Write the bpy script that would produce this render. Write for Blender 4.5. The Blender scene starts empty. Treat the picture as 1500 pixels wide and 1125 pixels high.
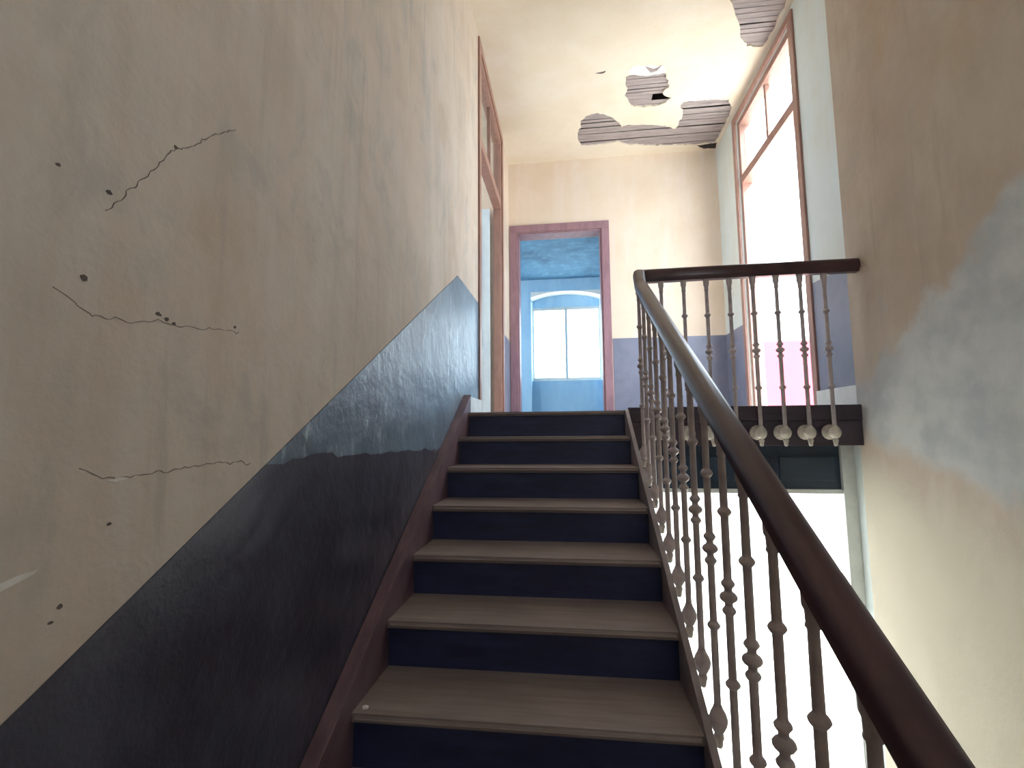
import bpy, bmesh, math, random
from mathutils import Vector, Matrix
from mathutils.geometry import tessellate_polygon
from mathutils import noise as mnoise

random.seed(7)
scene = bpy.context.scene
C = scene.collection

# ------------------------------------------------------------------ camera, sky, sun, exposure
# world frame: x to the right, y up the stairs, z up; z = 0 is the upper landing
F_PX = 691.06
cam_d = bpy.data.cameras.new('camera')
cam_d.sensor_fit = 'HORIZONTAL'
cam_d.sensor_width = 36.0
cam_d.lens = F_PX * 36.0 / 1500.0
cam_d.clip_start = 0.02
cam = bpy.data.objects.new('camera', cam_d)
C.objects.link(cam)
yaw, pitch, roll = math.radians(6.887), math.radians(5.701), math.radians(-0.4523)
fwd = Vector((-math.sin(yaw) * math.cos(pitch), math.cos(yaw) * math.cos(pitch), math.sin(pitch)))
rgt = Vector((math.cos(yaw), math.sin(yaw), 0))
upv = rgt.cross(fwd)
r2 = rgt * math.cos(roll) + upv * math.sin(roll)
u2 = upv * math.cos(roll) - rgt * math.sin(roll)
cam.matrix_world = Matrix(((r2.x, u2.x, -fwd.x, 0), (r2.y, u2.y, -fwd.y, 0), (r2.z, u2.z, -fwd.z, -0.1355), (0, 0, 0, 1)))
scene.camera = cam

world = bpy.data.worlds.new('sky')
scene.world = world
world.use_nodes = True
bg = world.node_tree.nodes['Background']
bg.inputs[0].default_value = (0.74, 0.88, 1.0, 1)
bg.inputs[1].default_value = 1.0

sun_d = bpy.data.lights.new('sun', 'SUN')
sun_d.energy = 3.6
sun_d.angle = math.radians(1.0)
sun_d.color = (1.0, 0.95, 0.88)
sun = bpy.data.objects.new('sun', sun_d)
C.objects.link(sun)
el, az = math.radians(50), math.radians(12)
sdir = Vector((-math.cos(el) * math.cos(az), math.cos(el) * math.sin(az), -math.sin(el)))
sun.rotation_euler = sdir.to_track_quat('-Z', 'Y').to_euler()

vs = scene.view_settings
vs.view_transform = 'Standard'
vs.look = 'None'
vs.exposure = 3.2
vs.gamma = 1.0
vs.use_curve_mapping = False
scene.cycles.max_bounces = 10
scene.cycles.diffuse_bounces = 6
scene.cycles.glossy_bounces = 4
scene.cycles.transparent_max_bounces = 12
scene.cycles.sample_clamp_indirect = 8.0
scene.cycles.use_denoising = True


def portal(loc, rot, sx, sy):
    d = bpy.data.lights.new('opening_portal', 'AREA')
    d.shape = 'RECTANGLE'
    d.size, d.size_y = sx, sy
    d.cycles.is_portal = True
    o = bpy.data.objects.new('opening_portal', d)
    C.objects.link(o)
    o.location = loc
    o.rotation_euler = rot
    return o


# ------------------------------------------------------------------ main measures
XL, XW = -0.7165, -0.762       # stair edge / left wall face
XS, XSO = 0.378, 0.402         # inner and outer face of the open string
XR, XT = 1.97, 1.888            # landing right wall / stairwell right wall
YD, YB, YF = 3.318, 6.10, -3.2  # landing edge, back wall, front wall
RISE, RUN = 0.1728, 0.297
NSTEP = 18
ZG = -RISE * NSTEP             # ground floor
ZC = 3.50                      # ceiling
SL = RISE / RUN
YT = 3.42                      # end of the stairwell right wall


def nz(y):
    return (y - YD) * SL       # height of the nosing line


# ------------------------------------------------------------------ materials
MATS = {}


def new_mat(name):
    m = bpy.data.materials.new(name)
    m.use_nodes = True
    nt = m.node_tree
    nt.nodes.clear()
    out = nt.nodes.new('ShaderNodeOutputMaterial')
    bs = nt.nodes.new('ShaderNodeBsdfPrincipled')
    nt.links.new(bs.outputs[0], out.inputs[0])
    MATS[name] = m
    return m, nt, bs


def N(nt, kind, **kw):
    n = nt.nodes.new(kind)
    for k, v in kw.items():
        setattr(n, k, v)
    return n


def coords(nt, scale=(1, 1, 1), rot=(0, 0, 0)):
    tc = N(nt, 'ShaderNodeTexCoord')
    mp = N(nt, 'ShaderNodeMapping')
    mp.inputs['Scale'].default_value = scale
    mp.inputs['Rotation'].default_value = rot
    nt.links.new(tc.outputs['Object'], mp.inputs[0])
    return mp.outputs[0]


def noise(nt, vec, scale, detail=4, rough=0.55, dist=0.0):
    n = N(nt, 'ShaderNodeTexNoise')
    n.inputs['Scale'].default_value = scale
    n.inputs['Detail'].default_value = detail
    n.inputs['Roughness'].default_value = rough
    n.inputs['Distortion'].default_value = dist
    nt.links.new(vec, n.inputs['Vector'])
    return n.outputs['Fac']


def ramp(nt, fac, lo, hi):
    mr = N(nt, 'ShaderNodeMapRange')
    mr.interpolation_type = 'SMOOTHSTEP'
    mr.inputs['From Min'].default_value = lo
    mr.inputs['From Max'].default_value = hi
    nt.links.new(fac, mr.inputs['Value'])
    return mr.outputs['Result']


def mix(nt, fac, a, b):
    m = N(nt, 'ShaderNodeMix', data_type='RGBA')
    for sock, v in ((m.inputs[0], fac), (m.inputs[6], a), (m.inputs[7], b)):
        if hasattr(v, 'links') or hasattr(v, 'is_linked'):
            nt.links.new(v, sock)
        elif isinstance(v, (int, float)):
            sock.default_value = v
        else:
            sock.default_value = (*v, 1)
    return m.outputs[2]


def mathn(nt, op, a, b):
    m = N(nt, 'ShaderNodeMath', operation=op)
    for s, v in ((m.inputs[0], a), (m.inputs[1], b)):
        if isinstance(v, (int, float)):
            s.default_value = v
        else:
            nt.links.new(v, s)
    return m.outputs[0]


def bump(nt, bs, h, strength=0.3, dist=0.01, prev=None):
    b = N(nt, 'ShaderNodeBump')
    b.inputs['Strength'].default_value = strength
    b.inputs['Distance'].default_value = dist
    nt.links.new(h, b.inputs['Height'])
    if prev is not None:
        nt.links.new(prev, b.inputs['Normal'])
    nt.links.new(b.outputs[0], bs.inputs['Normal'])
    return b.outputs[0]


def plaster(name, base, dark, light, rough=0.8, streak=(6, 6, 0.7), bmp=0.35, stain=None):
    m, nt, bs = new_mat(name)
    v = coords(nt)
    big = ramp(nt, noise(nt, v, 1.3, 5, 0.6), 0.38, 0.68)
    st = ramp(nt, noise(nt, coords(nt, streak), 1.0, 5, 0.6), 0.42, 0.72)
    fine = ramp(nt, noise(nt, v, 9, 6, 0.65), 0.45, 0.75)
    c = mix(nt, mathn(nt, 'MULTIPLY', big, 0.8), base, dark)
    c = mix(nt, mathn(nt, 'MULTIPLY', st, 0.7), c, light)
    c = mix(nt, mathn(nt, 'MULTIPLY', fine, 0.3), c, dark)
    if stain:
        g1 = ramp(nt, noise(nt, coords(nt, (1, 2.2, 1.4), (0.6, 0, 0)), 2.1, 6, 0.65, 0.4), 0.50, 0.70)
        c = mix(nt, mathn(nt, 'MULTIPLY', g1, 0.55), c, stain[0])
        g2 = ramp(nt, noise(nt, coords(nt, (1, 1.6, 1)), 1.7, 5, 0.6), 0.52, 0.72)
        c = mix(nt, mathn(nt, 'MULTIPLY', g2, 0.5), c, stain[1])
        g3 = ramp(nt, noise(nt, coords(nt, (14, 14, 1.1)), 1.0, 5, 0.6), 0.56, 0.74)
        c = mix(nt, mathn(nt, 'MULTIPLY', g3, 0.35), c, stain[2])
    nt.links.new(c, bs.inputs['Base Color'])
    bs.inputs['Roughness'].default_value = rough
    b1 = bump(nt, bs, noise(nt, v, 5, 6, 0.55), bmp, 0.02)
    bump(nt, bs, noise(nt, v, 60, 3, 0.6), 0.12, 0.004, b1)
    return m, nt, bs, c


def paint(name, base, dark, rough=0.4, scale=3.0, bmp=0.15, grain=(1, 1, 1), spec=0.5):
    m, nt, bs = new_mat(name)
    v = coords(nt, grain)
    f = ramp(nt, noise(nt, v, scale, 6, 0.65), 0.35, 0.7)
    c = mix(nt, f, base, dark)
    nt.links.new(c, bs.inputs['Base Color'])
    bs.inputs['Roughness'].default_value = rough
    bs.inputs['Specular IOR Level'].default_value = spec
    bump(nt, bs, noise(nt, v, scale * 3, 5, 0.6), bmp, 0.006)
    return m


plaster('plaster_left', (0.66, 0.555, 0.455), (0.55, 0.455, 0.365), (0.69, 0.615, 0.54), bmp=0.55, stain=((0.44, 0.42, 0.385), (0.53, 0.41, 0.30), (0.36, 0.32, 0.29)))
plaster('plaster_back', (0.78, 0.67, 0.55), (0.72, 0.59, 0.46), (0.80, 0.70, 0.64))
plaster('plaster_pale', (0.66, 0.73, 0.73), (0.62, 0.63, 0.56), (0.68, 0.78, 0.82))
plaster('plaster_ceiling', (0.80, 0.73, 0.61), (0.74, 0.65, 0.51), (0.82, 0.76, 0.68), streak=(1.2, 2.2, 1))
plaster('plaster_white', (0.86, 0.86, 0.84), (0.80, 0.80, 0.78), (0.88, 0.88, 0.87), bmp=0.1)
plaster('plaster_flare_blue', (0.40, 0.64, 0.84), (0.32, 0.54, 0.76), (0.48, 0.70, 0.86), bmp=0.15)  # blue tint of the lens flare put into the wall colour
plaster('ceiling_flare_blue', (0.10, 0.25, 0.40), (0.05, 0.12, 0.20), (0.16, 0.36, 0.54), bmp=0.2)  # stained ceiling, with the flare tint put into its blue

# stairwell wall: tan distemper with a large grey repair patch (a stain with its own outline)
m, nt, bs, tan = plaster('plaster_right', (0.50, 0.42, 0.34), (0.42, 0.34, 0.27), (0.56, 0.50, 0.42), streak=(4, 4, 1.2), bmp=0.5, stain=((0.44, 0.41, 0.36), (0.46, 0.35, 0.23), (0.34, 0.29, 0.24)))
tc = N(nt, 'ShaderNodeTexCoord')
sp = N(nt, 'ShaderNodeSeparateXYZ')
nt.links.new(tc.outputs['Object'], sp.inputs[0])
wob = mathn(nt, 'MULTIPLY', mathn(nt, 'SUBTRACT', noise(nt, coords(nt), 3.5, 6, 0.65), 0.5), 0.55)
# upper outline rises towards the foot of the stairs, lower outline steps down
up_line = mathn(nt, 'ADD', mathn(nt, 'MULTIPLY', mathn(nt, 'SUBTRACT', 3.4, sp.outputs[1]), 0.62), 0.16)
d_up = mathn(nt, 'ADD', mathn(nt, 'SUBTRACT', up_line, sp.outputs[2]), wob)
lo_line = mathn(nt, 'ADD', mathn(nt, 'MULTIPLY', mathn(nt, 'SUBTRACT', 3.4, sp.outputs[1]), -0.28), -0.20)
d_lo = mathn(nt, 'ADD', mathn(nt, 'SUBTRACT', sp.outputs[2], lo_line), mathn(nt, 'MULTIPLY', wob, 0.6))
msk = mathn(nt, 'MULTIPLY', ramp(nt, d_up, 0.0, 0.14), ramp(nt, d_lo, -0.02, 0.12))
grey = mix(nt, ramp(nt, noise(nt, coords(nt), 4, 6, 0.6), 0.35, 0.7), (0.52, 0.53, 0.52), (0.40, 0.42, 0.43))
below = mix(nt, ramp(nt, mathn(nt, 'MULTIPLY', d_lo, -1.0), 0.0, 0.3), tan, (0.52, 0.475, 0.37))
nt.links.new(mix(nt, msk, below, grey), bs.inputs['Base Color'])

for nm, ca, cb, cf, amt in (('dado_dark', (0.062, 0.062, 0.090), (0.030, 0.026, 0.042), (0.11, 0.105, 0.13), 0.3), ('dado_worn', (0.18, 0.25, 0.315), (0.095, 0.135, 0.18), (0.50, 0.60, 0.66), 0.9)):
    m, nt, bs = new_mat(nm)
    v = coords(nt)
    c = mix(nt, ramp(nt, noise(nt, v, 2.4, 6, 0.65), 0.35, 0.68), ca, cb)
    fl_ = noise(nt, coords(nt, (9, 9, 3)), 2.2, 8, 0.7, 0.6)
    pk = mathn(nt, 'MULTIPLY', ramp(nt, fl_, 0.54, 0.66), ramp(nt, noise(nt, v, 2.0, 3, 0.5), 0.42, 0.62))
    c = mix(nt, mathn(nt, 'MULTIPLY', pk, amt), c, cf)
    nt.links.new(c, bs.inputs['Base Color'])
    bs.inputs['Roughness'].default_value = 0.34
    bs.inputs['Coat Weight'].default_value = 0.35
    bs.inputs['Coat Roughness'].default_value = 0.28
    b1 = bump(nt, bs, noise(nt, v, 4, 6, 0.6), 0.7, 0.03)
    bump(nt, bs, fl_, 0.5 if nm == 'dado_worn' else 0.12, 0.008, b1)
paint('dado_grey', (0.22, 0.24, 0.33), (0.16, 0.18, 0.25), 0.4, 2.0, 0.25)
paint('riser_paint', (0.028, 0.034, 0.095), (0.015, 0.018, 0.052), 0.45, 4.0, 0.15, (1, 4, 4))  # dark paint; part of its blue is lens-flare tint put into the colour
paint('string_paint', (0.19, 0.115, 0.13), (0.12, 0.07, 0.085), 0.35, 5.0, 0.15, (3, 1, 1))
paint('string_grey', (0.30, 0.26, 0.26), (0.22, 0.18, 0.19), 0.4, 5.0, 0.15)
paint('frame_brown', (0.36, 0.20, 0.155), (0.28, 0.15, 0.125), 0.4, 5.0, 0.1, (4, 4, 1))
paint('frame_mauve', (0.34, 0.20, 0.24), (0.26, 0.15, 0.19), 0.4, 5.0, 0.1, (4, 4, 1))
paint('door_pale', (0.62, 0.70, 0.74), (0.54, 0.62, 0.68), 0.4, 4.0, 0.1)
paint('white_trim', (0.74, 0.76, 0.74), (0.62, 0.65, 0.64), 0.4, 5.0, 0.1)
paint('rail_wood', (0.075, 0.036, 0.040), (0.040, 0.020, 0.024), 0.28, 6.0, 0.08, (1, 0.3, 1))
paint('baluster_paint', (0.50, 0.43, 0.42), (0.38, 0.32, 0.32), 0.4, 20.0, 0.15)
paint('bracket_paint', (0.62, 0.58, 0.50), (0.42, 0.37, 0.32), 0.5, 25.0, 0.25)
paint('fascia_wood', (0.060, 0.040, 0.055), (0.035, 0.024, 0.034), 0.4, 5.0, 0.15, (0.6, 4, 4))
paint('navy_panel', (0.025, 0.05, 0.085), (0.012, 0.025, 0.05), 0.3, 3.0, 0.1)
paint('lath_wood', (0.42, 0.37, 0.36), (0.28, 0.24, 0.25), 0.8, 9.0, 0.5, (0.5, 6, 6))
paint('attic_wood', (0.05, 0.035, 0.035), (0.02, 0.015, 0.015), 0.8)
paint('pink_wall', (0.50, 0.066, 0.10), (0.46, 0.058, 0.09), 0.7, 2.0, 0.1)
paint('ground_pale', (0.62, 0.60, 0.56), (0.52, 0.50, 0.47), 0.8, 1.0, 0.2)
paint('hall_floor', (0.80, 0.80, 0.77), (0.72, 0.72, 0.70), 0.5, 1.5, 0.05)
paint('floor_wood', (0.20, 0.16, 0.14), (0.13, 0.10, 0.09), 0.45, 4.0, 0.2, (5, 0.5, 1))
paint('crack_dark', (0.16, 0.12, 0.10), (0.09, 0.07, 0.06), 0.9, 20, 0.1)
paint('crack_soft', (0.30, 0.24, 0.20), (0.20, 0.16, 0.13), 0.9, 20, 0.1)
paint('chip_pale', (0.80, 0.78, 0.74), (0.70, 0.66, 0.60), 0.9, 20, 0.1)
paint('chip_white', (0.88, 0.87, 0.84), (0.84, 0.82, 0.78), 0.9, 20, 0.3)

# worn treads: brown boards with streaked grain and random darker blotches
m, nt, bs = new_mat('tread_wood')
v = coords(nt, (0.6, 9, 9))
g = noise(nt, v, 3.0, 7, 0.65)
w = ramp(nt, noise(nt, coords(nt), 3.0, 5, 0.6), 0.35, 0.7)
c = mix(nt, ramp(nt, g, 0.35, 0.7), (0.31, 0.25, 0.225), (0.21, 0.165, 0.15))
c = mix(nt, mathn(nt, 'MULTIPLY', w, 0.6), c, (0.20, 0.15, 0.14))
nt.links.new(c, bs.inputs['Base Color'])
bs.inputs['Roughness'].default_value = 0.55
bump(nt, bs, g, 0.25, 0.005)

# window glass: clear with a faint reflection
m, nt, bs = new_mat('glass')
tr = N(nt, 'ShaderNodeBsdfTransparent')
tr.inputs[0].default_value = (0.93, 0.96, 0.96, 1)
gl = N(nt, 'ShaderNodeBsdfGlossy')
gl.inputs['Roughness'].default_value = 0.05
ms = N(nt, 'ShaderNodeMixShader')
ms.inputs[0].default_value = 0.06
nt.links.new(tr.outputs[0], ms.inputs[1])
nt.links.new(gl.outputs[0], ms.inputs[2])
nt.links.new(ms.outputs[0], [n for n in nt.nodes if n.type == 'OUTPUT_MATERIAL'][0].inputs[0])


# ------------------------------------------------------------------ mesh helpers
def link(name, bm, mat, parent=None, smooth=False):
    bmesh.ops.recalc_face_normals(bm, faces=bm.faces)
    me = bpy.data.meshes.new(name)
    bm.to_mesh(me)
    bm.free()
    me.materials.append(MATS[mat])
    if smooth:
        for p in me.polygons:
            p.use_smooth = True
    o = bpy.data.objects.new(name, me)
    C.objects.link(o)
    if parent:
        o.parent = parent
    return o


def tag(o, label, cat, kind=None, group=None):
    o['label'] = label
    o['category'] = cat
    if kind:
        o['kind'] = kind
    if group:
        o['group'] = group
    return o


def empty(name, loc=(0, 0, 0)):
    o = bpy.data.objects.new(name, None)
    o.empty_display_size = 0.1
    C.objects.link(o)
    o.location = loc
    return o


def add_box(bm, x0, x1, y0, y1, z0, z1, bev=0.0, seg=2):
    r = bmesh.ops.create_cube(bm, size=1.0)
    vs_ = r['verts']
    for v_ in vs_:
        v_.co = Vector(((x0 + x1) / 2 + v_.co.x * (x1 - x0), (y0 + y1) / 2 + v_.co.y * (y1 - y0), (z0 + z1) / 2 + v_.co.z * (z1 - z0)))
    if bev:
        es = list({e for v_ in vs_ for e in v_.link_edges})
        bmesh.ops.bevel(bm, geom=es, offset=bev, segments=seg, affect='EDGES', profile=0.7)


def box(name, x0, x1, y0, y1, z0, z1, mat, parent=None, bev=0.0):
    bm = bmesh.new()
    add_box(bm, x0, x1, y0, y1, z0, z1, bev)
    return link(name, bm, mat, parent)


def prism(name, poly, axis, a, b, mat, parent=None, bev=0.0):
    """poly in the two other axes (in xyz order), extruded along axis from a to b"""
    def p3(u, v_, t):
        return {'x': (t, u, v_), 'y': (u, t, v_), 'z': (u, v_, t)}[axis]
    bm = bmesh.new()
    A = [bm.verts.new(p3(u, v_, a)) for u, v_ in poly]
    B = [bm.verts.new(p3(u, v_, b)) for u, v_ in poly]
    bm.faces.new(A)
    bm.faces.new(B)
    n = len(poly)
    for i in range(n):
        bm.faces.new((A[i], A[(i + 1) % n], B[(i + 1) % n], B[i]))
    if bev:
        bmesh.ops.bevel(bm, geom=list(bm.edges), offset=bev, segments=2, affect='EDGES', profile=0.7)
    return link(name, bm, mat, parent)


def wall(name, axis, face, thick, u0, u1, z0, z1, holes, mat, parent=None):
    """slab normal to axis between face and thick, spanning u x z, with rectangular through openings"""
    us = sorted({u0, u1, *[h[0] for h in holes], *[h[1] for h in holes]})
    zs = sorted({z0, z1, *[h[2] for h in holes], *[h[3] for h in holes]})
    def solid(i, j):
        if i < 0 or j < 0 or i >= len(us) - 1 or j >= len(zs) - 1:
            return False
        uc, zc = (us[i] + us[i + 1]) / 2, (zs[j] + zs[j + 1]) / 2
        return not any(h[0] < uc < h[1] and h[2] < zc < h[3] for h in holes)
    bm = bmesh.new()
    cache = {}
    def V(i, j, s):
        k = (i, j, s)
        if k not in cache:
            t = face if s == 0 else thick
            cache[k] = bm.verts.new((t, us[i], zs[j]) if axis == 'x' else (us[i], t, zs[j]))
        return cache[k]
    for i in range(len(us) - 1):
        for j in range(len(zs) - 1):
            if not solid(i, j):
                continue
            bm.faces.new([V(i, j, 0), V(i + 1, j, 0), V(i + 1, j + 1, 0), V(i, j + 1, 0)])
            bm.faces.new([V(i, j, 1), V(i, j + 1, 1), V(i + 1, j + 1, 1), V(i + 1, j, 1)])
            for (di, dj, a, b) in ((-1, 0, (i, j), (i, j + 1)), (1, 0, (i + 1, j), (i + 1, j + 1)), (0, -1, (i, j), (i + 1, j)), (0, 1, (i, j + 1), (i + 1, j + 1))):
                if not solid(i + di, j + dj):
                    bm.faces.new([V(*a, 0), V(*b, 0), V(*b, 1), V(*a, 1)])
    return link(name, bm, mat, parent)


def lathe_bm(prof, seg=12, bm=None):
    bm = bm or bmesh.new()
    rings = []
    for r_, z in prof:
        if r_ < 1e-5:
            rings.append([bm.verts.new((0, 0, z))])
        else:
            rings.append([bm.verts.new((r_ * math.cos(2 * math.pi * k / seg), r_ * math.sin(2 * math.pi * k / seg), z)) for k in range(seg)])
    for a, b in zip(rings, rings[1:]):
        for k in range(seg):
            k2 = (k + 1) % seg
            if len(a) == 1:
                bm.faces.new((a[0], b[k2], b[k]))
            elif len(b) == 1:
                bm.faces.new((a[k], a[k2], b[0]))
            else:
                bm.faces.new((a[k], a[k2], b[k2], b[k]))
    return bm


def rough_loop(pts, step=0.03, amp=0.012, seed=0):
    out = []
    n = len(pts)
    for i in range(n):
        a, b = Vector(pts[i]), Vector(pts[(i + 1) % n])
        k = max(1, int((b - a).length / step))
        for t in range(k):
            p = a.lerp(b, t / k)
            d = Vector((mnoise.noise(Vector((p.x * 23, p.y * 23, seed))), mnoise.noise(Vector((p.x * 23, p.y * 23, seed + 9.3)))))
            out.append(p + d * amp)
    return out


# ------------------------------------------------------------------ the shell
DL0, DL1 = 4.00, 5.38        # left door opening in y
DR0, DR1 = 4.05, 5.40        # right door opening in y
DH = 3.38                    # head height of both tall doors
wl = wall('wall_left', 'x', XW, XW - 0.24, YF, YB, ZG, ZC + 0.35, [(DL0, DL1, 0.0, DH)], 'plaster_left')
tag(wl, 'tall tan mottled plaster wall beside the staircase', 'wall', 'structure')
wb = wall('wall_back', 'y', YB, YB + 0.22, XW - 0.24, XR + 0.25, -0.25, ZC + 0.35, [(-0.65, 0.465, 0.0, 2.52)], 'plaster_back')
tag(wb, 'cream plaster wall at the back of the landing around the open doorway', 'wall', 'structure')
wr = wall('wall_right', 'x', XR, XR + 0.16, YT - 0.3, YB, ZG, ZC + 0.35, [(DR0, DR1, 0.0, DH), (3.85, 6.0, ZG, -0.5)], 'plaster_pale')
tag(wr, 'pale bluish plaster wall of the landing around the tall bright doorway', 'wall', 'structure')
bm = bmesh.new()
add_box(bm, XT, XR + 0.30, YF, YT, ZG, ZC + 0.35)
es = [e for e in bm.edges if all(abs(v_.co.x - XT) < 1e-4 and abs(v_.co.y - YT) < 1e-4 for v_ in e.verts)]
bmesh.ops.bevel(bm, geom=es, offset=0.055, segments=6, affect='EDGES')
wt = link('wall_right_stairwell', bm, 'plaster_right')
tag(wt, 'tan stairwell wall with a large grey repair patch past the railing end', 'wall', 'structure')
wf = wall('wall_front', 'y', YF, YF - 0.24, XW - 0.24, XR + 0.3, ZG, ZC + 0.35, [(0.2, 1.4, 2.0, 3.2)], 'plaster_left')  # the high window is unseen, added to fill the foreground with daylight
tag(wf, 'tan plaster wall closing the stairwell at the foot of the stairs', 'wall', 'structure')

# ceiling plaster with broken holes that bare the laths
HA = [(0.648, 4.645), (0.693, 4.626), (0.889, 4.664), (1.039, 4.644), (1.095, 4.762), (1.126, 4.83), (1.065, 4.942), (1.123, 5.005), (1.188, 5.025), (1.135, 5.105), (1.071, 5.145), (0.89, 5.15), (0.754, 5.113), (0.703, 4.99), (0.664, 4.944), (0.682, 4.873), (0.659, 4.765)]
HB = [(0.203, 5.303), (0.269, 5.206), (0.389, 5.181), (0.544, 5.263), (0.65, 5.384), (0.696, 5.479), (0.712, 5.441), (1.019, 5.466), (1.209, 5.525), (1.349, 5.6), (1.378, 5.332), (1.306, 5.162), (1.328, 5.117), (1.613, 5.116), (1.825, 5.154), (1.90, 5.281), (1.925, 5.45), (1.918, 5.619), (1.925, 5.808), (1.905, 5.948), (1.694, 5.976), (1.334, 5.943), (0.786, 5.849), (0.689, 5.766), (0.529, 5.794), (0.23, 5.805), (0.183, 5.693), (0.162, 5.522), (0.209, 5.414)]
HC = [(1.422, 3.87), (1.472, 3.932), (1.547, 4.065), (1.614, 4.174), (1.642, 4.274), (1.75, 4.397), (1.90, 4.432), (1.925, 4.364), (1.925, 4.272), (1.925, 4.031), (1.915, 3.935), (1.823, 3.821), (1.486, 3.682), (1.383, 3.784)]
holes = [rough_loop(h, 0.03, 0.02, s) for s, h in enumerate((HA, HB, HC))]
outer = [Vector((XW - 0.05, YF - 0.05)), Vector((XR + 0.05, YF - 0.05)), Vector((XR + 0.05, YB + 0.05)), Vector((XW - 0.05, YB + 0.05))]
loops = [[Vector((p.x, p.y, 0)) for p in lp] for lp in [outer] + holes]
tris = tessellate_polygon(loops)
flat = [p for lp in loops for p in lp]
PT = 0.022
bm = bmesh.new()
lo = [bm.verts.new((p.x, p.y, ZC)) for p in flat]
hi = [bm.verts.new((p.x, p.y, ZC + PT)) for p in flat]
for t in tris:
    try:
        bm.faces.new([lo[i] for i in t])
        bm.faces.new([hi[i] for i in t][::-1])
    except ValueError:
        pass
k0 = 0
for lp in loops:
    n = len(lp)
    for i in range(n):
        a, b = k0 + i, k0 + (i + 1) % n
        bm.faces.new((lo[a], lo[b], hi[b], hi[a]))
    k0 += n
ceil = link('ceiling', bm, 'plaster_ceiling')
tag(ceil, 'cream plaster ceiling with broken holes showing bare laths', 'ceiling', 'structure')


def span_at(poly, y):
    xs = []
    n = len(poly)
    for i in range(n):
        (x0, y0), (x1, y1) = poly[i], poly[(i + 1) % n]
        if (y0 - y) * (y1 - y) < 0:
            xs.append(x0 + (x1 - x0) * (y - y0) / (y1 - y0))
    return (min(xs), max(xs)) if len(xs) > 1 else None


def lath(x0, x1, y, wd, skew):
    bm = bmesh.new()
    z = ZC + PT - 0.004 + random.uniform(-0.003, 0.003)
    add_box(bm, x0, x1, y - wd / 2, y + wd / 2, z, z + 0.009, 0.002, 1)
    for v_ in bm.verts:
        v_.co.y += (v_.co.x - (x0 + x1) / 2) * skew + 0.004 * mnoise.noise(Vector((v_.co.x * 3, y * 9, 1)))
    link('lath', bm, 'lath_wood', ceil)


for poly in (HA, HB, HC):
    y = min(p[1] for p in poly) - 0.01
    ymax = max(p[1] for p in poly) + 0.03
    while y < ymax:
        wd = random.uniform(0.040, 0.054)
        yc = y + wd / 2
        ss = [s for s in (span_at(poly, yy) for yy in (yc - 0.025, yc, yc + 0.025)) if s]
        if ss:
            x0, x1 = min(s[0] for s in ss) - 0.06, max(s[1] for s in ss) + 0.06
            x1 = min(x1, XR - 0.002)
            if poly is HA and 4.99 < yc < 5.065:
                x1 = 0.975                      # this lath has snapped off
            lath(x0, x1, yc, wd, random.uniform(-0.012, 0.012))
        y += wd + random.choice((0.003, 0.004, 0.006, 0.016))
# flake of bared white undercoat beside the middle hole, and a loose splinter
A2 = [(0.693, 4.626), (0.674, 4.568), (0.702, 4.511), (0.866, 4.522), (1.009, 4.548), (1.041, 4.645), (0.889, 4.664)]
prism('undercoat_patch', [tuple(p) for p in rough_loop(A2, 0.03, 0.012, 5)], 'z', ZC - 0.003, ZC + 0.004, 'chip_white', ceil)
prism('plaster_flake', [(0.83, 4.53), (0.92, 4.575), (0.96, 4.56), (0.985, 4.53), (0.95, 4.60), (0.89, 4.615)], 'z', ZC - 0.010, ZC - 0.003, 'lath_wood', ceil)
prism('ceiling_gouge', [(0.334, 4.560), (0.413, 4.548), (0.437, 4.536), (0.430, 4.560), (0.40, 4.572)], 'z', ZC - 0.003, ZC + 0.002, 'crack_dark', ceil)
prism('corner_hole', [tuple(p) for p in rough_loop([(1.70, 5.985), (1.93, 5.95), (1.955, 6.07), (1.80, 6.06)], 0.03, 0.015, 3)], 'z', ZC - 0.003, ZC + 0.002, 'attic_wood', ceil)
attic = box('roof_deck', -5.2, XR + 0.3, YF - 0.3, 12.2, ZC + 0.35, ZC + 0.5, 'attic_wood')
tag(attic, 'dark boarded roof void seen through the snapped ceiling lath', 'roof', 'structure')

# landing slab
fl = box('floor', XW, XR, YD + 0.03, YB + 0.25, -0.235, 0.0, 'floor_wood')
tag(fl, 'wooden upper landing floor at the head of the stairs', 'floor', 'structure')
box('fascia_board', XSO, XT, YD, YD + 0.03, -0.08, 0.02, 'fascia_wood', fl, 0.004)
box('fascia_board', XSO, XT, YD + 0.006, YD + 0.036, -0.245, -0.083, 'fascia_wood', fl, 0.004)

# painted dados
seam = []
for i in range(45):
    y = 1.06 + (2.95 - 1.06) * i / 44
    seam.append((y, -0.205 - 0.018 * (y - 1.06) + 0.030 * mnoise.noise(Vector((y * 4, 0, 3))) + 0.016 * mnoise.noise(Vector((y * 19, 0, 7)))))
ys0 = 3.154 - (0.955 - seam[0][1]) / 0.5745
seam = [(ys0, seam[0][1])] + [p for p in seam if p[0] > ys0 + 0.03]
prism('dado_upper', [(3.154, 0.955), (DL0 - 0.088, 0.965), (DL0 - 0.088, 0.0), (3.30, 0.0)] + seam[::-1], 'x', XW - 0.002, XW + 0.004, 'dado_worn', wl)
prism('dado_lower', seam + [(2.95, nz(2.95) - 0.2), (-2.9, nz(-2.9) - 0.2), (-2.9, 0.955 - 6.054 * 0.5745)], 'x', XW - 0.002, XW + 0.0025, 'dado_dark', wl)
prism('dado', [(DL1 + 0.12, 0), (YB, 0), (YB, 1.03), (DL1 + 0.12, 1.03)], 'x', XW - 0.002, XW + 0.004, 'dado_grey', wl)
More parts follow.
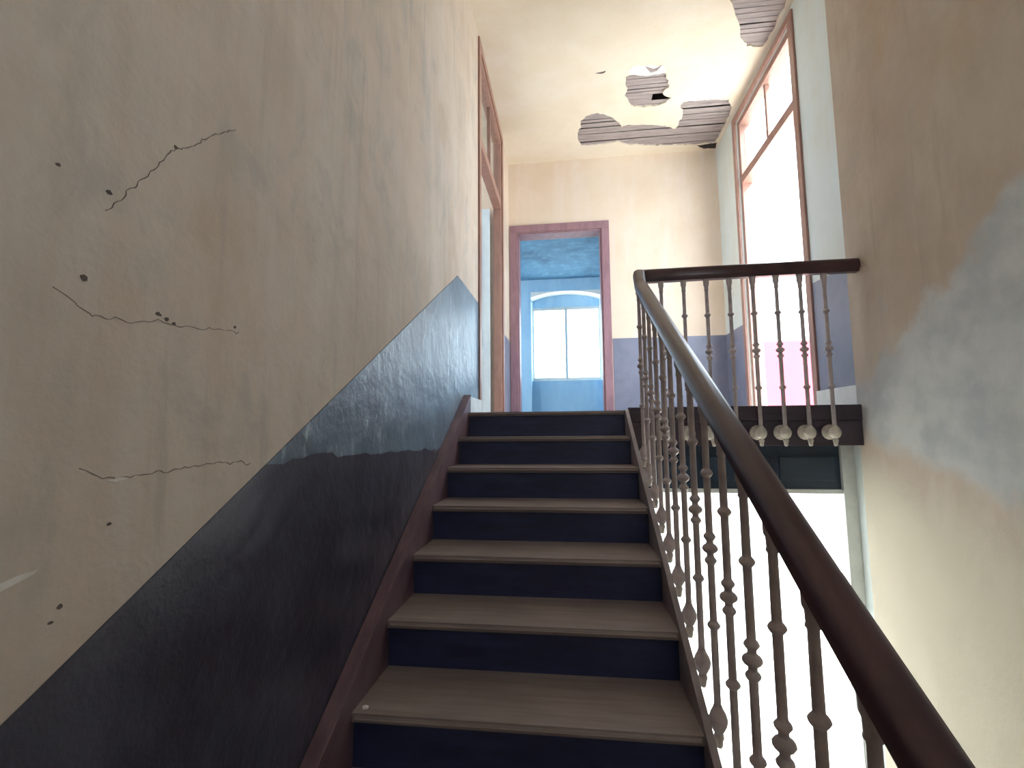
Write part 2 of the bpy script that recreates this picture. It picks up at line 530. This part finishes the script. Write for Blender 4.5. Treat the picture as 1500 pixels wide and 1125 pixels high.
box('dado', 0.575, XR, YB - 0.004, YB + 0.002, 0, 1.04, 'dado_grey', wb)
prism('dado', [(YT - 0.2, 0), (DR0 - 0.08, 0), (DR0 - 0.08, 1.03), (YT - 0.2, 1.0)], 'x', XR - 0.004, XR + 0.002, 'dado_grey', wr)
prism('dado', [(DR1 + 0.10, 0), (YB, 0), (YB, 1.04), (DR1 + 0.10, 1.04)], 'x', XR - 0.004, XR + 0.002, 'dado_grey', wr)


# cracks and chips on the left plaster
def ribbon(name, pts, wd, mat, parent, x):
    bm = bmesh.new()
    L, R_ = [], []
    for i, (y, z) in enumerate(pts):
        a = Vector(pts[max(0, i - 1)])
        b = Vector(pts[min(len(pts) - 1, i + 1)])
        d = (b - a).normalized()
        n = Vector((-d.y, d.x)) * wd * (0.35 + 0.65 * abs(math.sin(i * 2.3 + 0.7))) / 2
        L.append(bm.verts.new((x, y + n.x, z + n.y)))
        R_.append(bm.verts.new((x, y - n.x, z - n.y)))
    for i in range(len(pts) - 1):
        bm.faces.new((L[i], L[i + 1], R_[i + 1], R_[i]))
    r_ = bmesh.ops.extrude_face_region(bm, geom=list(bm.faces))
    for e in r_['geom']:
        if isinstance(e, bmesh.types.BMVert):
            e.co.x += 0.0012
    return link(name, bm, mat, parent)


def jag(pts, step=0.008, amp=0.008, seed=0):
    out = []
    for a, b in zip(pts, pts[1:]):
        a, b = Vector(a), Vector(b)
        k = max(1, int((b - a).length / step))
        for t in range(k):
            p = a.lerp(b, t / k)
            out.append((p.x + amp * mnoise.noise(Vector((p.x * 60, p.y * 60, seed))), p.y + amp * mnoise.noise(Vector((p.x * 60, p.y * 60, seed + 5)))))
    out.append(tuple(pts[-1]))
    return out


XM = XW - 0.0004
ribbon('crack', jag([(0.668, 0.235), (0.738, 0.336), (0.795, 0.426), (0.84, 0.46), (0.884, 0.513), (0.954, 0.571)]), 0.0014, 'crack_dark', wl, XM)
ribbon('crack', jag([(0.60, 0.085), (0.66, 0.055), (0.72, 0.06), (0.782, 0.075), (0.83, 0.072), (0.90, 0.085), (0.999, 0.10)], seed=2), 0.0016, 'crack_soft', wl, XM)
ribbon('crack', jag([(0.66, -0.19), (0.70, -0.207), (0.75, -0.213), (0.85, -0.205), (0.95, -0.198), (1.06, -0.207)], seed=4), 0.0022, 'crack_soft', wl, XM)
for (y, z, r_) in ((0.672, 0.269, 0.006), (0.642, 0.112, 0.007), (0.795, 0.428, 0.005), (0.782, 0.088, 0.006), (0.80, 0.083, 0.006), (0.817, 0.078, 0.005), (0.591, 0.272, 0.004), (0.716, -0.284, 0.004), (0.648, -0.391, 0.005), (0.636, -0.41, 0.004), (0.985, 0.108, 0.005)):
    lp = [(y + r_ * random.uniform(0.6, 1.2) * math.cos(a * 0.7854), z + 0.7 * r_ * random.uniform(0.6, 1.2) * math.sin(a * 0.7854)) for a in range(8)]
    prism('chip', lp, 'x', XM, XW + 0.0010, 'crack_dark', wl)
prism('scrape', [(0.555, -0.337), (0.59, -0.329), (0.613, -0.328), (0.607, -0.333), (0.58, -0.341), (0.555, -0.348)], 'x', XM, XW + 0.001, 'chip_pale', wl)
prism('scrape', [(0.705, -0.212), (0.73, -0.208), (0.745, -0.211), (0.72, -0.216)], 'x', XM, XW + 0.001, 'chip_pale', wl)

# skirtings
bl = box('baseboard_left', XW, XW + 0.032, 3.36, DL0 - 0.08, 0.0, 0.125, 'white_trim', None, 0.006)
tag(bl, 'short pale baseboard between the stair head and the left doorway', 'baseboard', 'structure')
br = box('baseboard_right', XR - 0.03, XR, YT + 0.02, DR0 - 0.07, 0.0, 0.16, 'white_trim', None, 0.006)
tag(br, 'pale baseboard under the grey dado beside the bright doorway', 'baseboard', 'structure')

# ------------------------------------------------------------------ staircase
st = empty('staircase', (0, YD, 0))
tag(st, 'straight wooden staircase with dark risers and worn brown treads', 'staircase')


def under(o, par):
    o.parent = par
    o.matrix_parent_inverse = Matrix.Translation(-par.location)
    return o


def make_tread():
    bm = bmesh.new()
    add_box(bm, XL, XS, -0.002, RUN + 0.03, -0.028, 0.0)
    es = [e for e in bm.edges if all(v_.co.y < 0 for v_ in e.verts)]
    bmesh.ops.bevel(bm, geom=es, offset=0.012, segments=3, affect='EDGES')
    return bm


tread0 = None
for k in range(0, NSTEP):
    if tread0 is None:
        tread0 = link('tread', make_tread(), 'tread_wood')
        o = tread0
    else:
        o = tread0.copy()
        C.objects.link(o)
    o.parent = st
    o.location = (0, -k * RUN, -k * RISE)
riser0 = None
for k in range(0, NSTEP):
    if riser0 is None:
        riser0 = link('riser', (lambda b: (add_box(b, XL, XS, 0.026, 0.046, -RISE, -0.028), b)[1])(bmesh.new()), 'riser_paint')
        o = riser0
    else:
        o = riser0.copy()
        C.objects.link(o)
    o.parent = st
    o.location = (0, -k * RUN, -k * RISE)


def sloped(y0, y1, lo_, hi_):
    return [(y0, nz(y0) + lo_), (y1, nz(y1) + lo_), (y1, nz(y1) + hi_), (y0, nz(y0) + hi_)]


yb = -2.0
ws = under(prism('wall_string', [(yb, nz(yb) - 0.3), (3.40, -0.25), (3.40, 0.12), (3.36, 0.125), (yb, nz(yb) + 0.10)], 'x', XW + 0.0045, XL, 'string_paint', None, 0.004), st)
under(prism('string_moulding', [(yb, nz(yb) + 0.088), (3.345, nz(3.345) + 0.088), (3.37, 0.128), (3.345, 0.128), (yb, nz(yb) + 0.112)], 'x', XW + 0.0045, XL + 0.012, 'string_paint', None, 0.004), st)
under(prism('outer_string', [(yb, nz(yb) - 0.32), (YD, -0.32), (YD, 0.006), (3.30, nz(3.30) + 0.014), (yb, nz(yb) + 0.014)], 'x', XS, XSO, 'string_grey', None, 0.003), st)
under(prism('soffit', sloped(yb, YD, -0.34, -0.32), 'x', XL, XSO, 'plaster_white'), st)

# crumb of plaster on a tread
o = prism('plaster_crumb', [(0, 0), (0.014, 0.003), (0.017, 0.012), (0.006, 0.015), (-0.003, 0.008)], 'z', 0, 0.008, 'chip_pale', None, 0.002)
o.location = (-0.69, YD - 6 * RUN + 0.03, -6 * RISE)
tag(o, 'tiny pale plaster crumb at the left end of a lower tread', 'plaster crumb')

# ------------------------------------------------------------------ railing
rail = empty('stair_railing', (0.49, 3.25, 0))
tag(rail, 'dark handrail on pale turned balusters along stairs and landing edge', 'railing')
XB, YL = 0.482, 3.25


def rail_profile(wd, top, bot):
    """rounded top, moulded lower edge; list of (offset, height)"""
    h = wd / 2
    hh = top - bot
    return [(-h * 0.55, bot), (h * 0.55, bot), (h * 0.62, bot + hh * 0.18), (h, bot + hh * 0.28), (h, bot + hh * 0.62), (h * 0.82, bot + hh * 0.86), (h * 0.4, top - 0.002), (0, top),
            (-h * 0.4, top - 0.002), (-h * 0.82, bot + hh * 0.86), (-h, bot + hh * 0.62), (-h, bot + hh * 0.28), (-h * 0.62, bot + hh * 0.18)]


def sweep(name, path, prof, mat, parent):
    """path: list of (origin, side vector); profile offset runs along side, height along z"""
    bm = bmesh.new()
    rings = []
    for o_, s in path:
        rings.append([bm.verts.new(Vector(o_) + Vector(s) * u + Vector((0, 0, v_))) for u, v_ in prof])
    n = len(prof)
    for a, b in zip(rings, rings[1:]):
        for i in range(n):
            bm.faces.new((a[i], a[(i + 1) % n], b[(i + 1) % n], b[i]))
    bm.faces.new(rings[0])
    bm.faces.new(rings[-1][::-1])
    o = link(name, bm, mat, None, True)
    es_ = o.modifiers.new('edges', 'EDGE_SPLIT')
    es_.split_angle = math.radians(40)
    return under(o, parent)


def rail_rel(y):
    return 0.855 + 0.035 * max(0.0, (y - 1.0) / 2.25)


path = []
for y in [-1.6 + 0.2 * i for i in range(24)] + [3.10]:
    path.append(((XB, y, nz(y) + rail_rel(y)), (1, 0, 0)))
zc = 0.872
path.append(((XB + 0.002, 3.17, zc - 0.022), (1, 0.05, 0)))
path.append(((XB + 0.008, 3.215, zc - 0.006), (0.97, -0.30, 0)))
path.append(((XB + 0.026, 3.243, zc), (0.80, -0.72, 0)))
path.append(((XB + 0.06, YL, zc), (0.1, -1.0, 0)))
path.append(((1.2, YL, zc + 0.006), (0, -1, 0)))
path.append(((XT + 0.01, YL, zc + 0.010), (0, -1, 0)))
sweep('handrail', path, rail_profile(0.078, 0.092, 0.0), 'rail_wood', rail)

# one baluster: z = 0 at the bracket cup
BH = 1.06


RR = 0.0122


def ring_prof(z, r_, h):
    return [(RR, z - h - 0.012), (RR, z - h - 0.001), (RR + 0.001, z - h), (r_ * 0.82, z - h * 0.62), (r_, z - h * 0.15), (r_, z + h * 0.15), (r_ * 0.82, z + h * 0.62), (RR + 0.001, z + h), (RR, z + h + 0.001), (RR, z + h + 0.012)]


def baluster_prof(top):
    p = [(0.0, 0.0), (RR, 0.0)]
    p += ring_prof(0.298, 0.0215, 0.013)
    p += ring_prof(0.510, 0.0205, 0.012)[:-1]
    p += ring_prof(0.550, 0.0265, 0.016)[1:-1]
    p += ring_prof(0.590, 0.0205, 0.012)[1:]
    p += ring_prof(0.805, 0.0215, 0.013)
    p += [(0.0115, top - 0.085), (0.0155, top - 0.08), (0.0135, top - 0.072), (0.0145, top - 0.05), (0.019, top - 0.04), (0.0195, top - 0.012), (0.021, top), (0.0, top)]
    return p


bal_mesh = None


def bracket_bm():
    """acorn cup with an arm along +y into the board, ending in a rosette"""
    bm = lathe_bm([(0.0, 0.043), (0.014, 0.043), (0.017, 0.036), (0.028, 0.022), (0.035, 0.004), (0.034, -0.012), (0.026, -0.030), (0.014, -0.040), (0.0, -0.040)], 14)
    arm = lathe_bm([(0.0, 0.0), (0.017, 0.0), (0.015, 0.03), (0.022, 0.045), (0.046, 0.052), (0.050, 0.058), (0.050, 0.064), (0.0, 0.064)], 14)
    bmesh.ops.rotate(arm, verts=arm.verts, cent=(0, 0, 0), matrix=Matrix.Rotation(math.radians(-90), 3, 'X'))
    me = bpy.data.meshes.new('tmp')
    arm.to_mesh(me)
    arm.free()
    bm.from_mesh(me)
    bpy.data.meshes.remove(me)
    return bm


def stair_bracket_bm():
    """acorn on a slim neck that runs into the stair string"""
    bm = lathe_bm([(0.0, 0.046), (0.014, 0.046), (0.016, 0.038), (0.026, 0.020), (0.031, 0.002), (0.029, -0.014), (0.019, -0.034), (0.013, -0.042), (0.0, -0.042)], 14)
    arm = lathe_bm([(0.0, 0.0), (0.016, 0.0), (0.013, 0.03), (0.009, 0.045), (0.010, 0.056), (0.016, 0.066), (0.017, 0.0735), (0.0, 0.0735)], 12)
    bmesh.ops.rotate(arm, verts=arm.verts, cent=(0, 0, 0), matrix=Matrix.Rotation(math.radians(-90), 3, 'X'))
    me = bpy.data.meshes.new('tmp')
    arm.to_mesh(me)
    arm.free()
    bm.from_mesh(me)
    bpy.data.meshes.remove(me)
    return bm


def finial_bm():
    return lathe_bm([(0.0, -0.034), (0.011, -0.040), (0.016, -0.046), (0.017, -0.056), (0.013, -0.066), (0.012, -0.080), (0.008, -0.088), (0.0, -0.090)], 12)


b0 = link('baluster', lathe_bm(baluster_prof(BH), 12), 'baluster_paint', None, True)
k0_ = link('bracket', bracket_bm(), 'bracket_paint', None, True)
f0_ = link('finial', finial_bm(), 'bracket_paint', None, True)
s0_ = link('bracket', stair_bracket_bm(), 'baluster_paint', None, True)
first = {'landing': True, 'stair': True}


def place_baluster(x, y, z, rotz, top=BH):
    kind = 'stair' if rotz else 'landing'
    src = s0_ if rotz else k0_
    b, k, f = b0, src, f0_
    if not first['landing']:
        b, f = b0.copy(), f0_.copy()
        C.objects.link(b)
        C.objects.link(f)
    if not first[kind]:
        k = src.copy()
        C.objects.link(k)
    first['landing'] = first[kind] = False
    b.parent = rail
    b.location = Vector((x, y, z)) - rail.location
    b.rotation_euler = (0, 0, rotz)
    b.scale = (1, 1, top / BH)
    k.parent = b
    f.parent = b
    k.scale = f.scale = (1, 1, BH / top)


for j in range(8):
    place_baluster(0.64 + 0.1485 * j, YL, -0.158, 0, zc + 0.158 + 0.008)
i = 0
while True:
    y = 3.165 - 0.176 * i
    if y < -0.6:
        break
    z = nz(y) - 0.195
    place_baluster(XB - 0.006, y, z, math.radians(90), nz(y) + rail_rel(y) - z + 0.012)
    i += 1

# ------------------------------------------------------------------ tall left doorway
def casing(name_par, axis, face, proud, u0, u1, z1, wd, mat, par, z0=0.0):
    """three boards around an opening; each its own part"""
    def b(n, a0, a1, c0, c1):
        if axis == 'x':
            return box(n, min(face, proud), max(face, proud), a0, a1, c0, c1, mat, par, 0.006)
        return box(n, a0, a1, min(face, proud), max(face, proud), c0, c1, mat, par, 0.006)
    b('casing_post', u0 - wd, u0, z0, z1)
    b('casing_post', u1, u1 + wd, z0, z1)
    b('casing_head', u0 - wd, u1 + wd, z1, z1 + wd)


d1 = empty('door_1')
tag(d1, 'tall brown framed doorway with transom panes in the left wall', 'door', 'structure')
casing('c', 'x', XW + 0.018, XW, DL0, DL1, DH, 0.085, 'frame_brown', d1)
T0, T1 = 2.50, 2.60
xf0, xf1 = XW - 0.09, XW - 0.002
box('threshold', XW - 0.24, XW, DL0, DL1, -0.02, 0.004, 'frame_brown', d1)
box('jamb', xf0, xf1, DL0, DL0 + 0.045, 0, DH, 'frame_brown', d1, 0.004)
box('jamb', xf0, xf1, DL1 - 0.045, DL1, 0, DH, 'frame_brown', d1, 0.004)
box('head', xf0, xf1, DL0 + 0.045, DL1 - 0.045, DH - 0.06, DH, 'frame_brown', d1, 0.004)
box('transom_bar', xf0, xf1 + 0.004, DL0 + 0.045, DL1 - 0.045, T0, T1, 'frame_brown', d1, 0.006)
ymid = (DL0 + DL1) / 2
box('mullion', XW - 0.05, XW - 0.015, ymid - 0.02, ymid + 0.02, T1, DH - 0.06, 'frame_brown', d1, 0.003)
box('pane', XW - 0.034, XW - 0.030, DL0 + 0.045, ymid - 0.02, T1, DH - 0.06, 'glass', d1)
box('pane', XW - 0.034, XW - 0.030, ymid + 0.02, DL1 - 0.045, T1, DH - 0.06, 'glass', d1)
# the far leaf, folded back into the side room
lf = box('leaf', XW - 0.13 - 0.62, XW - 0.13, DL1 - 0.09, DL1 - 0.05, 0.01, T0 - 0.01, 'door_pale', d1, 0.004)
for (z0, z1) in ((0.16, 0.72), (0.86, 1.04), (1.18, T0 - 0.16)):
    box('panel_moulding', XW - 0.13 - 0.53, XW - 0.13 - 0.09, DL1 - 0.098, DL1 - 0.089, z0, z1, 'door_pale', lf, 0.004)

# tall right doorway
d2 = empty('door_2')
tag(d2, 'tall brown framed balcony doorway with two transom panes in the right wall', 'door', 'structure')
casing('c', 'x', XR - 0.02, XR, DR0, DR1, DH, 0.075, 'frame_brown', d2)
T0, T1 = 2.62, 2.71
xg0, xg1 = XR + 0.02, XR + 0.13
box('jamb', xg0, xg1, DR0, DR0 + 0.04, 0, DH, 'frame_brown', d2, 0.004)
box('jamb', xg0, xg1, DR1 - 0.05, DR1, 0, DH, 'frame_brown', d2, 0.004)
box('head', xg0, xg1, DR0 + 0.04, DR1 - 0.05, DH - 0.06, DH, 'frame_brown', d2, 0.004)
box('transom_bar', xg0 - 0.01, xg1, DR0 + 0.04, DR1 - 0.05, T0, T1, 'frame_brown', d2, 0.006)
ymid = (DR0 + DR1) / 2
box('mullion', XR + 0.05, XR + 0.09, ymid - 0.02, ymid + 0.02, T1, DH - 0.06, 'frame_brown', d2, 0.003)
box('pane', XR + 0.068, XR + 0.072, DR0 + 0.04, ymid - 0.02, T1, DH - 0.06, 'glass', d2)
box('pane', XR + 0.068, XR + 0.072, ymid + 0.02, DR1 - 0.05, T1, DH - 0.06, 'glass', d2)
portal((XR + 0.17, (DR0 + DR1) / 2, DH / 2), (0, math.radians(90), 0), DH, DR1 - DR0)

# back doorway
d3 = empty('door_3')
tag(d3, 'mauve framed open doorway in the back wall leading to the back room', 'door', 'structure')
casing('c', 'y', YB - 0.022, YB, -0.65, 0.465, 2.52, 0.10, 'frame_mauve', d3)
box('jamb', -0.65, -0.63, YB, YB + 0.22, 0, 2.52, 'frame_mauve', d3, 0.003)
box('jamb', 0.445, 0.465, YB, YB + 0.22, 0, 2.52, 'frame_mauve', d3, 0.003)
box('head', -0.63, 0.445, YB, YB + 0.22, 2.50, 2.52, 'frame_mauve', d3, 0.003)

# ------------------------------------------------------------------ the back room, lens-flare tint put into its blue
YK = 11.1                     # inner face of its far wall
wk = wall('wall_back_room', 'y', YK, YK + 0.5, -3.3, XR + 0.16, 0.0, ZC + 0.35, [(-0.87, 0.80, 0.0, 3.20)], 'plaster_flare_blue')
tag(wk, 'far wall of the back room around the bright window, flare tint in its blue', 'wall', 'structure')
# arched niche head
arch = [(-0.87, 3.20)] + [(-0.87 + 1.67 * t / 12, 3.06 + 0.14 * math.sin(math.pi * t / 12) ** 0.8 - 0.001) for t in range(13)] + [(0.80, 3.20)]
prism('niche_arch', arch, 'y', YK, YK + 0.45, 'plaster_white', wk)
box('niche_apron', -0.87, 0.80, YK + 0.25, YK + 0.45, 0.0, 1.06, 'plaster_flare_blue', wk)
wbl = wall('wall_back_room_left', 'x', -3.3, -3.5, YB, YK + 0.5, 0, ZC + 0.35, [(7.2, 8.6, 0.6, 3.0), (9.2, 10.6, 0.6, 3.0)], 'plaster_flare_blue')  # both windows are unseen, added to brighten the far wall
portal((-3.52, 8.9, 1.8), (0, math.radians(-90), 0), 2.4, 3.4)
tag(wbl, 'unseen side wall of the back room with added windows, flare tint in its blue', 'wall', 'structure')
wbr = box('wall_back_room_right', XR, XR + 0.16, YB + 0.22, YK + 0.5, ZG, ZC + 0.35, 'plaster_white')
tag(wbr, 'pale side wall of the back room past the landing', 'wall', 'structure')
fk = box('floor_back_room', -3.4, XR, YB + 0.25, YK + 0.5, -0.235, 0.0, 'floor_wood')
tag(fk, 'wooden floor of the back room behind the landing', 'floor', 'structure')
ck = box('ceiling_back_room', -3.4, XR, YB + 0.22, YK + 0.5, ZC, ZC + 0.05, 'ceiling_flare_blue')
tag(ck, 'dark stained ceiling of the room behind the doorway, flare tint in its blue', 'ceiling', 'structure')
w1 = empty('window_1')
tag(w1, 'bright two-casement window in the arched niche of the back room', 'window', 'structure')
yw = YK + 0.36
wx0, wx1, wz0, wz1 = -0.86, 0.79, 1.08, 2.92
box('sill', wx0, wx1, yw - 0.10, yw + 0.1, 1.04, wz0, 'white_trim', w1, 0.006)
box('frame_post', wx0, wx0 + 0.035, yw, yw + 0.08, wz0, wz1, 'white_trim', w1, 0.004)
box('frame_post', wx1 - 0.035, wx1, yw, yw + 0.08, wz0, wz1, 'white_trim', w1, 0.004)
box('frame_head', wx0, wx1, yw, yw + 0.08, wz1 - 0.02, wz1 + 0.30, 'plaster_flare_blue', w1, 0.004)
wm = (wx0 + wx1) / 2
for s in (-1, 1):
    a, b = (wx0 + 0.035, wm) if s < 0 else (wm, wx1 - 0.035)
    sh = box('casement_rail', a, b, yw + 0.01, yw + 0.06, wz0, wz0 + 0.07, 'white_trim', w1, 0.003)
    box('casement_rail', a, b, yw + 0.01, yw + 0.06, wz1 - 0.09, wz1 - 0.02, 'white_trim', w1, 0.003)
    box('casement_stile', (wm - 0.03) if s < 0 else wm, wm if s < 0 else (wm + 0.03), yw + 0.008, yw + 0.062, wz0, wz1 - 0.02, 'door_pale', w1, 0.003)
    box('pane', a, b, yw + 0.033, yw + 0.037, wz0 + 0.07, wz1 - 0.09, 'glass', w1)
portal((0.8, YF - 0.26, 2.6), (math.radians(90), 0, 0), 1.2, 1.2)  # portal for the fill window added in the front wall
portal((wm, YK + 0.55, (wz0 + wz1) / 2), (math.radians(-90), 0, 0), wx1 - wx0, wz1 - wz0)

# ------------------------------------------------------------------ side room behind the left doorway
XQ = -4.2
ls = wall('wall_side_room', 'x', XQ, XQ - 0.25, 1.5, YB, -0.2, ZC + 0.35, [(2.4, 5.4, 0.7, 3.2)], 'plaster_white')  # unseen window, made wide to light the leaf and transom panes
tag(ls, 'white far wall of the side room behind the left doorway', 'wall', 'structure')
lb = box('wall_side_room_back', XQ, XW - 0.24, YB, YB + 0.2, -0.2, ZC + 0.35, 'plaster_white')
tag(lb, 'white end wall of the side room seen past the open leaf', 'wall', 'structure')
lf2 = box('wall_side_room_front', XQ, XW - 0.24, 1.3, 1.5, -0.2, ZC + 0.35, 'plaster_white')
tag(lf2, 'white near wall of the side room behind the stair wall', 'wall', 'structure')
lfl = box('floor_side_room', XQ, XW - 0.24, 1.5, YB, -0.235, 0.0, 'floor_wood')
tag(lfl, 'wooden floor of the side room behind the left doorway', 'floor', 'structure')
lc = box('ceiling_side_room', XQ, XW - 0.24, 1.4, YB, ZC, ZC + 0.05, 'plaster_white')
tag(lc, 'white ceiling of the side room seen through the transom panes', 'ceiling', 'structure')
portal((XQ - 0.27, 3.9, 1.95), (0, math.radians(-90), 0), 2.5, 3.0)

# ------------------------------------------------------------------ entrance hall below the landing
hf = box('floor_hall', XW - 0.24, XR + 0.3, YF, YB, ZG - 0.15, ZG, 'hall_floor')
tag(hf, 'pale floor of the bright ground floor hall below the landing', 'floor', 'structure')
hb = box('wall_hall', 0.2, XR, YB - 0.02, YB + 0.2, ZG, -0.235, 'plaster_white')
tag(hb, 'white back wall of the bright hall below the landing', 'wall', 'structure')
hl = box('wall_hall_left', 0.2, 0.40, YD + 0.04, YB, ZG, -0.235, 'plaster_white')
tag(hl, 'white wall between the hall and the space under the stairs', 'wall', 'structure')
ps = empty('door_4')
tag(ps, 'pale framed hall opening with a dark blue transom panel under the landing', 'door', 'structure')
yp = 3.62
box('transom_panel', 0.40, 1.885, yp, yp + 0.05, -0.56, -0.235, 'navy_panel', ps)
for (a, b) in ((0.44, 0.90), (0.96, 1.42), (1.48, 1.85)):
    box('raised_panel', a, b, yp - 0.012, yp + 0.001, -0.50, -0.33, 'navy_panel', ps, 0.008)
box('lintel', 0.40, 1.885, yp - 0.02, yp + 0.06, -0.59, -0.56, 'white_trim', ps, 0.004)
box('jamb', 1.885, XR, yp - 0.03, yp + 0.07, ZG, -0.235, 'white_trim', ps, 0.004)
portal((XR + 0.17, 4.92, (ZG - 0.5) / 2), (0, math.radians(90), 0), -ZG - 0.5, 2.15)

# ------------------------------------------------------------------ outside: balcony, ground
bc = box('balcony', XR + 0.16, 2.95, 3.7, 6.15, -0.2, -0.02, 'ground_pale')
tag(bc, 'pale balcony slab outside the tall right doorway', 'balcony', 'structure')
pw = box('parapet', XR + 0.16, 2.95, 6.0, 6.15, -0.02, 0.93, 'pink_wall', None, 0.01)
tag(pw, 'pink parapet wall at the end of the balcony', 'parapet', 'structure')
gr = box('ground', -30, 40, -30, 40, ZG - 0.4, ZG - 0.16, 'ground_pale')
tag(gr, 'pale sunlit ground outside the house', 'ground', 'structure')
